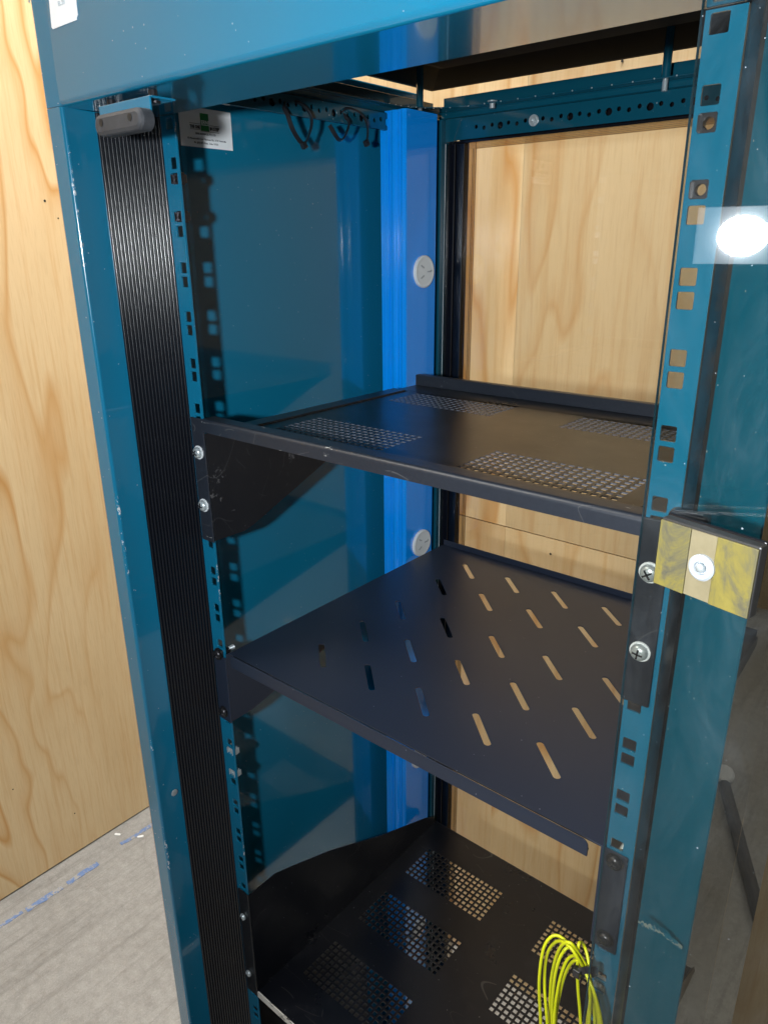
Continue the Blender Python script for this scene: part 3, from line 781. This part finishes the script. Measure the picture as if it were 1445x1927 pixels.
link('lip_fold', nb(-.2100, .2100, -.0014, .0050, D2-.0105, D2-.0092), 'satin', s2)
link('rear_lip', nb(-.2215, .2215, .4136, .4150, D2+.0001, D2+.0085), 'satin', s2, bevel=.0003)
for s in (-1, 1):
    x = sorted([s*.2218, s*.2232]); bm = bmesh.new()
    prism(bm, [(-.0004, D2), (-.0004, -.3215), (.030, -.3210), (.20, -.285), (.4145, D2-.012), (.4145, D2)], 'x', x[0], x[1]); link('side_bracket', bm, 'satin', s2, bevel=.0003)
    e = sorted([s*.2425, s*.2215]); link('mounting_ear', nb(e[0], e[1], -.0024, -.0005, -.3235, -.2375 if s < 0 else -.2275), 'satin', s2, bevel=.0016)
    for z in (lo(5), up(7)): screw(s2, s*.2335, z-.0005, -.0028, 'black_screw', .0060, True)

# ---- bottom shelf
s3 = thing('rack_shelf', (0, 0, -.758), 'black perforated tray shelf with tall sloping sides, lowest of the three', 'shelf', 'shelves bolted across the rack rails')
D3 = -.7560
bl = [(-.195, -.0495, y0, y0+.068, 17, 8) for y0 in (.0560, .1705, .2835)] + [(.0310, .1765, y0, y0+.068, 17, 8) for y0 in (.0620, .1765, .2885)]
us, vs, holes = vents([-.2215, .2215], [.0002, .4060], bl[:3], 0, .0056)
us1, vs1, h1 = vents([-.2215, 0.], [.0002, .4060], bl[:3], 0, .0056)
us2, vs2, h2 = vents([0., .2215], [.0002, .4060], bl[3:], 0, .0056)
bm = bmesh.new(); plate(bm, us1, vs1, h1, D3-.0014, D3, 'z', 1); plate(bm, us2, vs2, h2, D3-.0014, D3, 'z', 1)
link('deck', bm, ['deck_black', 'hole_edge_dark'], s3)
link('front_edge', nb(-.2215, .2215, -.0016, .0000, D3-.0100, D3+.0004), 'edge_worn', s3, bevel=.0003)
for s in (-1, 1):
    x = sorted([s*.2217, s*.2232]); bm = bmesh.new()
    prism(bm, [(.0000, D3-.010), (.0000, -.5860), (.0450, -.5860), (.0650, -.5930), (.147, -.6250), (.260, -.6800), (.3780, -.7290), (.400, -.7420), (.4060, D3)], 'x', x[0], x[1]); link('side_wall', bm, 'deck_black', s3, bevel=.0004)
    e = sorted([s*.2425, s*.2217]); link('mounting_ear', nb(e[0], e[1], -.0022, -.0004, -.7660, -.5855), 'shelf_black', s3, bevel=.0010)
    for z in (-.6285, -.7300): screw(s3, s*.2345, z, -.0026, 'zinc', .0046, False)
link('rear_edge', nb(-.2215, .2215, .4062, .4076, D3-.010, D3), 'shelf_black', s3)

# ------------------------------------------------------------------ blue power strip
ps = thing('power_strip', (-.262, .376, FZ), 'bright blue upright power strip with round white sockets in the back corner', 'power strip')
xa, xb, ya, yb = -.2825, -.2402, .3450, .4075
P = [(xa, yb), (xa, ya+.001), (xa+.001, ya)]
for gx, wd, dp in ((-.2740, .0010, .0006), (-.2675, .0008, .0014), (-.2550, .0030, .0016), (-.2502, .0008, .0008)):
    P += [(gx-wd, ya), (gx-wd*.4, ya+dp), (gx+wd*.4, ya+dp), (gx+wd, ya)]
for gx, wd, dp in ((-.2612, .0022, .0008), (-.2460, .0020, .0008)):
    P += [(gx-wd+2*wd*t/10, ya-dp*math.sin(math.pi*t/10)) for t in range(11)]
P = P[:3] + sorted(P[3:], key=lambda q: q[0])
P += [(xb-.0015, ya), (xb-.0004, ya+.0004), (xb, ya+.0015), (xb, yb)]
bm = bmesh.new(); prism(bm, P, 'z', -1.55, .3505); link('casing', bm, 'blue', ps, smooth='auto')
for i in range(5):
    z = .1625-.3862*i; y = .3800
    bm = bmesh.new(); lathe(bm, (xb+.0002, y, z), (1, 0, 0), [(.0205, 0), (.0205, .0030), (.0190, .0042), (.0150, .0036), (0, .0036)], 36)
    so = link('socket', bm, 'white_plastic', ps)
    for f_ in so.data.polygons: f_.use_smooth = False
    bm = bmesh.new()
    for dy, dz, a in ((-.0065, .0055, .5), (.0065, .0055, -.5), (0, -.0085, 0)):
        v = box(bm, -.0004, .0004, -.0009, .0009, -.0036, .0036)
        # the sockets sit turned a quarter on this strip
        bmesh.ops.transform(bm, matrix=Matrix.Translation((xb+.0040, y, z)) @ Matrix.Rotation(math.radians(90), 4, 'X') @ Matrix.Translation((0, dy, dz)) @ Matrix.Rotation(a, 4, 'X'), verts=v)
    link('pin_slot', bm, 'grey_plastic', so)
    bm = bmesh.new(); cyl(bm, (xb+.0036, y+.0125, z+.001), (1, 0, 0), .0013, .0014, 10); link('socket_screw', bm, 'zinc', so)

# ------------------------------------------------------------------ black cable ties on the side rail
def tie(pts, head, label, hd=(0, 0, -1)):
    bm = bmesh.new(); P = catmull(pts, 6); sweep(bm, P, [(-.0024, -.0007), (.0024, -.0007), (.0024, .0007), (-.0024, .0007)], up=Vector((1, .0, 0)))
    t = thing('cable_tie', pts[0], label, 'cable tie', 'black cable ties hanging from the side rail'); link('strap', bm, 'tie', t, bevel=.0002, seg=1)
    if head:
        bm = bmesh.new(); v = box(bm, -.0026, .0026, -.0030, .0030, -.0032, .0032)
        bmesh.ops.transform(bm, matrix=Matrix.Translation(head) @ Matrix.Rotation(.5, 4, 'X'), verts=v); link('head', bm, 'tie', t, bevel=.0005)
X = -.2635
tie([(-.272, .1745, .3400), (-.268, .1715, .3345), (X+.001, .1715, .3260), (X+.003, .1745, .3150), (X+.003, .1830, .3050), (X+.003, .1915, .3005), (X+.002, .1990, .3080), (X+.002, .2050, .3200), (X+.001, .2050, .3310), (-.267, .1975, .3400), (-.272, .1900, .3425)], (X+.003, .1915, .2990), 'black cable tie closed in a loop, largest on the side rail')
tie([(-.2725, .2640, .3405), (-.268, .2690, .3445), (X, .2790, .3435), (X, .2930, .3380), (X, .3000, .3290), (X, .3005, .3200), (X, .2985, .3130)], (X, .2983, .3105), 'open hooked black cable tie with its head down, nearest the blue strip')
tie([(-.2725, .2660, .3390), (X-.001, .2690, .3310), (X, .2650, .3210), (X, .2580, .3120), (X, .2510, .3100), (X, .2440, .3150), (X-.003, .2390, .3240)], None, 'short bent black cable tie tail between the two others')

# ------------------------------------------------------------------ yellow patch cables
def W(px, py, y):
    d = f + rr*((px-722.5)/1385.666) - uu*((py-963.5)/1385.666)
    t = (y-CAMP.y)/d.y
    return CAMP+d*t
cb = thing('patch_cable', (.21, -.02, -.5), 'coiled bright yellow patch cable tied to the right rack rail', 'cable')
knot = (1108, 1835)
loops = [
 [(1020, 2030), (1017, 1927), (1014, 1850), (1021, 1790), (1034, 1765), (1050, 1761), (1068, 1775), (1085, 1800), (1100, 1828), (1118, 1870), (1132, 1930), (1140, 2030)],
 [(1034, 2030), (1029, 1927), (1024, 1850), (1028, 1800), (1040, 1777), (1055, 1771), (1072, 1782), (1088, 1805), (1103, 1832), (1116, 1870), (1126, 1930), (1132, 2030)],
 [(1040, 2030), (1034, 1927), (1036, 1850), (1046, 1800), (1060, 1776), (1075, 1776), (1090, 1797), (1105, 1826), (1113, 1870), (1119, 1930), (1124, 2030)],
 [(1046, 2030), (1038, 1927), (1042, 1850), (1052, 1805), (1066, 1784), (1078, 1788), (1094, 1810), (1106, 1835), (1110, 1875), (1108, 1930), (1106, 2030)],
 [(1046, 2040), (1042, 1927), (1049, 1860), (1062, 1815), (1076, 1799), (1090, 1806), (1104, 1832), (1110, 1880), (1104, 1930), (1100, 2040)],
 [(1052, 2040), (1045, 1935), (1053, 1870), (1066, 1826), (1080, 1808), (1092, 1812), (1104, 1836), (1114, 1880), (1122, 1935), (1128, 2040)],
 [(1094, 2040), (1092, 1927), (1087, 1860), (1086, 1815), (1088, 1780), (1092, 1773), (1099, 1780), (1106, 1805), (1108, 1832), (1122, 1890), (1130, 1940), (1136, 2040)]]
for i, L in enumerate(loops):
    P = []
    for j, (px, py) in enumerate(L):
        dd = abs(px-knot[0])+abs(py-knot[1])
        y = -.022-.006*math.sin(i*1.9+j*.9)*min(1, dd/60)+(i-3)*.0012*min(1, dd/50)
        P.append(W(px, py, y))
    bm = bmesh.new(); sweep(bm, catmull(P, 7), circ(.00125, 9)); link('cable_loop', bm, 'cable', cb, smooth=True)
c0 = W(1112, 1827, -.022); a0 = W(1084, 1829, -.0265); 
bm = bmesh.new(); pts = [W(1084, 1829, -.028), W(1100, 1826, -.030), W(1116, 1825, -.026), W(1124, 1828, -.016), W(1112, 1834, -.012), W(1092, 1832, -.016)]
sweep(bm, catmull(pts, 5), [(-.0024, -.0005), (.0024, -.0005), (.0024, .0005), (-.0024, .0005)], up=Vector((0, 0, 1))); link('tie_strap', bm, 'tie', cb)
hd = W(1086, 1829, -.029); bm = bmesh.new(); box(bm, hd.x-.0028, hd.x+.0028, hd.y-.003, hd.y+.002, hd.z-.0036, hd.z+.0036); link('tie_head', bm, 'tie', cb, bevel=.0005)

# ------------------------------------------------------------------ smoked glass door, hinged right, opened flat
GX, GY0, GY1 = .2668, -.1225, -.1175
door = link('glass_door', nb(GX, .88, GY0, GY1, FZ+.10, .392), ['glass', 'glass_edge'], cab, label='smoked glass door swung wide open on the right')
for p in door.data.polygons:
    if abs(p.normal.y) < .5: p.material_index = 1
door.data.transform(Matrix.Translation((GX, GY0, 0)) @ Matrix.Rotation(math.radians(8.6), 4, 'Z') @ Matrix.Translation((-GX, -GY0, 0)))
# pivot plate with foam pads and cap screw
def qd(px, py, y): return W(px, py, y)
pl = [W(1240, 975, -.1270), W(1432, 1035, -.1375), W(1408, 1160, -.1375), W(1232, 1100, -.1270)]
zt = (pl[0].z+pl[1].z)/2; zb = (pl[2].z+pl[3].z)/2; xl = (pl[0].x+pl[3].x)/2; xr = (pl[1].x+pl[2].x)/2
ang = math.atan2(-.0105, xr-xl)
def hbox(a0, a1, d0, d1, z0, z1, bm=None):
    """box in the plate's own frame: a along plate from left, d in front(-)/behind(+), z"""
    bm = bm or bmesh.new(); v = box(bm, a0, a1, d0, d1, z0, z1)
    bmesh.ops.transform(bm, matrix=Matrix.Translation((xl, -.1270, 0)) @ Matrix.Rotation(ang, 4, 'Z'), verts=v); return bm
Lp = (xr-xl)/math.cos(ang)
hp = link('hinge_plate', hbox(0, Lp, .0003, .0060, zb-.0004, zt+.0008), 'housing', door, bevel=.0008)
link('clamp_body', hbox(-.001, Lp*.98, .0061, .0085, zb+.006, zt+.0012), 'black', door, bevel=.001)
link('clamp_knuckle', nb(xl-.001, xl+.016, -.1174, -.1080, zt-.014, zt+.001), 'black', door, bevel=.002)
link('foam_pad', hbox(.0004, Lp*.335, -.0009, .0002, zb, zt), 'yellow_pad', door, bevel=.0003)
link('foam_pad', hbox(Lp*.335+.0002, Lp*.60, -.0004, .0002, zb+.0002, zt-.0002), 'tan_pad', door)
link('foam_pad', hbox(Lp*.60+.0002, Lp-.0004, -.0009, .0002, zb, zt), 'yellow_pad', door, bevel=.0003)
cs = W(1322, 1067, -.1325)
bm = bmesh.new(); dv = Vector((math.sin(ang), -math.cos(ang), 0)); lathe(bm, cs, dv, [(.0058, -.002), (.0058, .0016), (.0048, .0024), (.0030, .0024), (.0026, .0012), (0, .0012)], 32)
ws = link('cap_screw', bm, 'grey_plastic', door, smooth=False)
bm = bmesh.new(); lathe(bm, cs+dv*.0012, dv, [(.0022, 0), (.0018, .0016), (0, .0019)], 20); link('screw', bm, 'zinc', door, smooth=True)

# ------------------------------------------------------------------ rod with a white cap behind the door glass, on the floor
rd_ = thing('floor_rod', (-.095, 2.0, FZ), 'dark rod with a round white cap lying on the floor, seen through the smoked glass', 'rod')
bm = bmesh.new(); cyl(bm, (-.095, 2.0, FZ+.022), Vector((.2336, -.48, 0)), .020, .62, 16); link('shaft', bm, 'rubber', rd_)
bm = bmesh.new(); lathe(bm, (-.095, 2.0, FZ+.046), (.12, -.45, .75), [(.034, -.01), (.034, .004), (.026, .010), (0, .012)], 28); link('end_cap', bm, 'white_plastic', rd_)

# ------------------------------------------------------------------ the small led torch panel that lights the cabinet
lt = thing('led_torch', LAMPP, 'small rectangular led light held before the cabinet, seen mirrored in the door glass', 'light')
dv = (Vector(LAMPT)-LAMPP).normalized(); q = dv.to_track_quat('-Z', 'Y')
bm = bmesh.new(); box(bm, -.043, .043, -.0262, .0262, -.0005, 0)
o = bpy.data.objects.new('diffuser', bpy.data.meshes.new('diffuser')); bmesh.ops.recalc_face_normals(bm, faces=bm.faces); bm.to_mesh(o.data); bm.free()
o.data.materials.append(M['led']); COL.objects.link(o); o.parent = lt; o.rotation_euler = q.to_euler(); o.location = -dv*.004
bm = bmesh.new(); box(bm, -.045, .045, -.0285, .0285, .001, .018)
o = bpy.data.objects.new('housing', bpy.data.meshes.new('housing')); bmesh.ops.recalc_face_normals(bm, faces=bm.faces); bm.to_mesh(o.data); bm.free()
o.data.materials.append(M['housing']); COL.objects.link(o); o.parent = lt; o.rotation_euler = q.to_euler(); o.location = -dv*.006
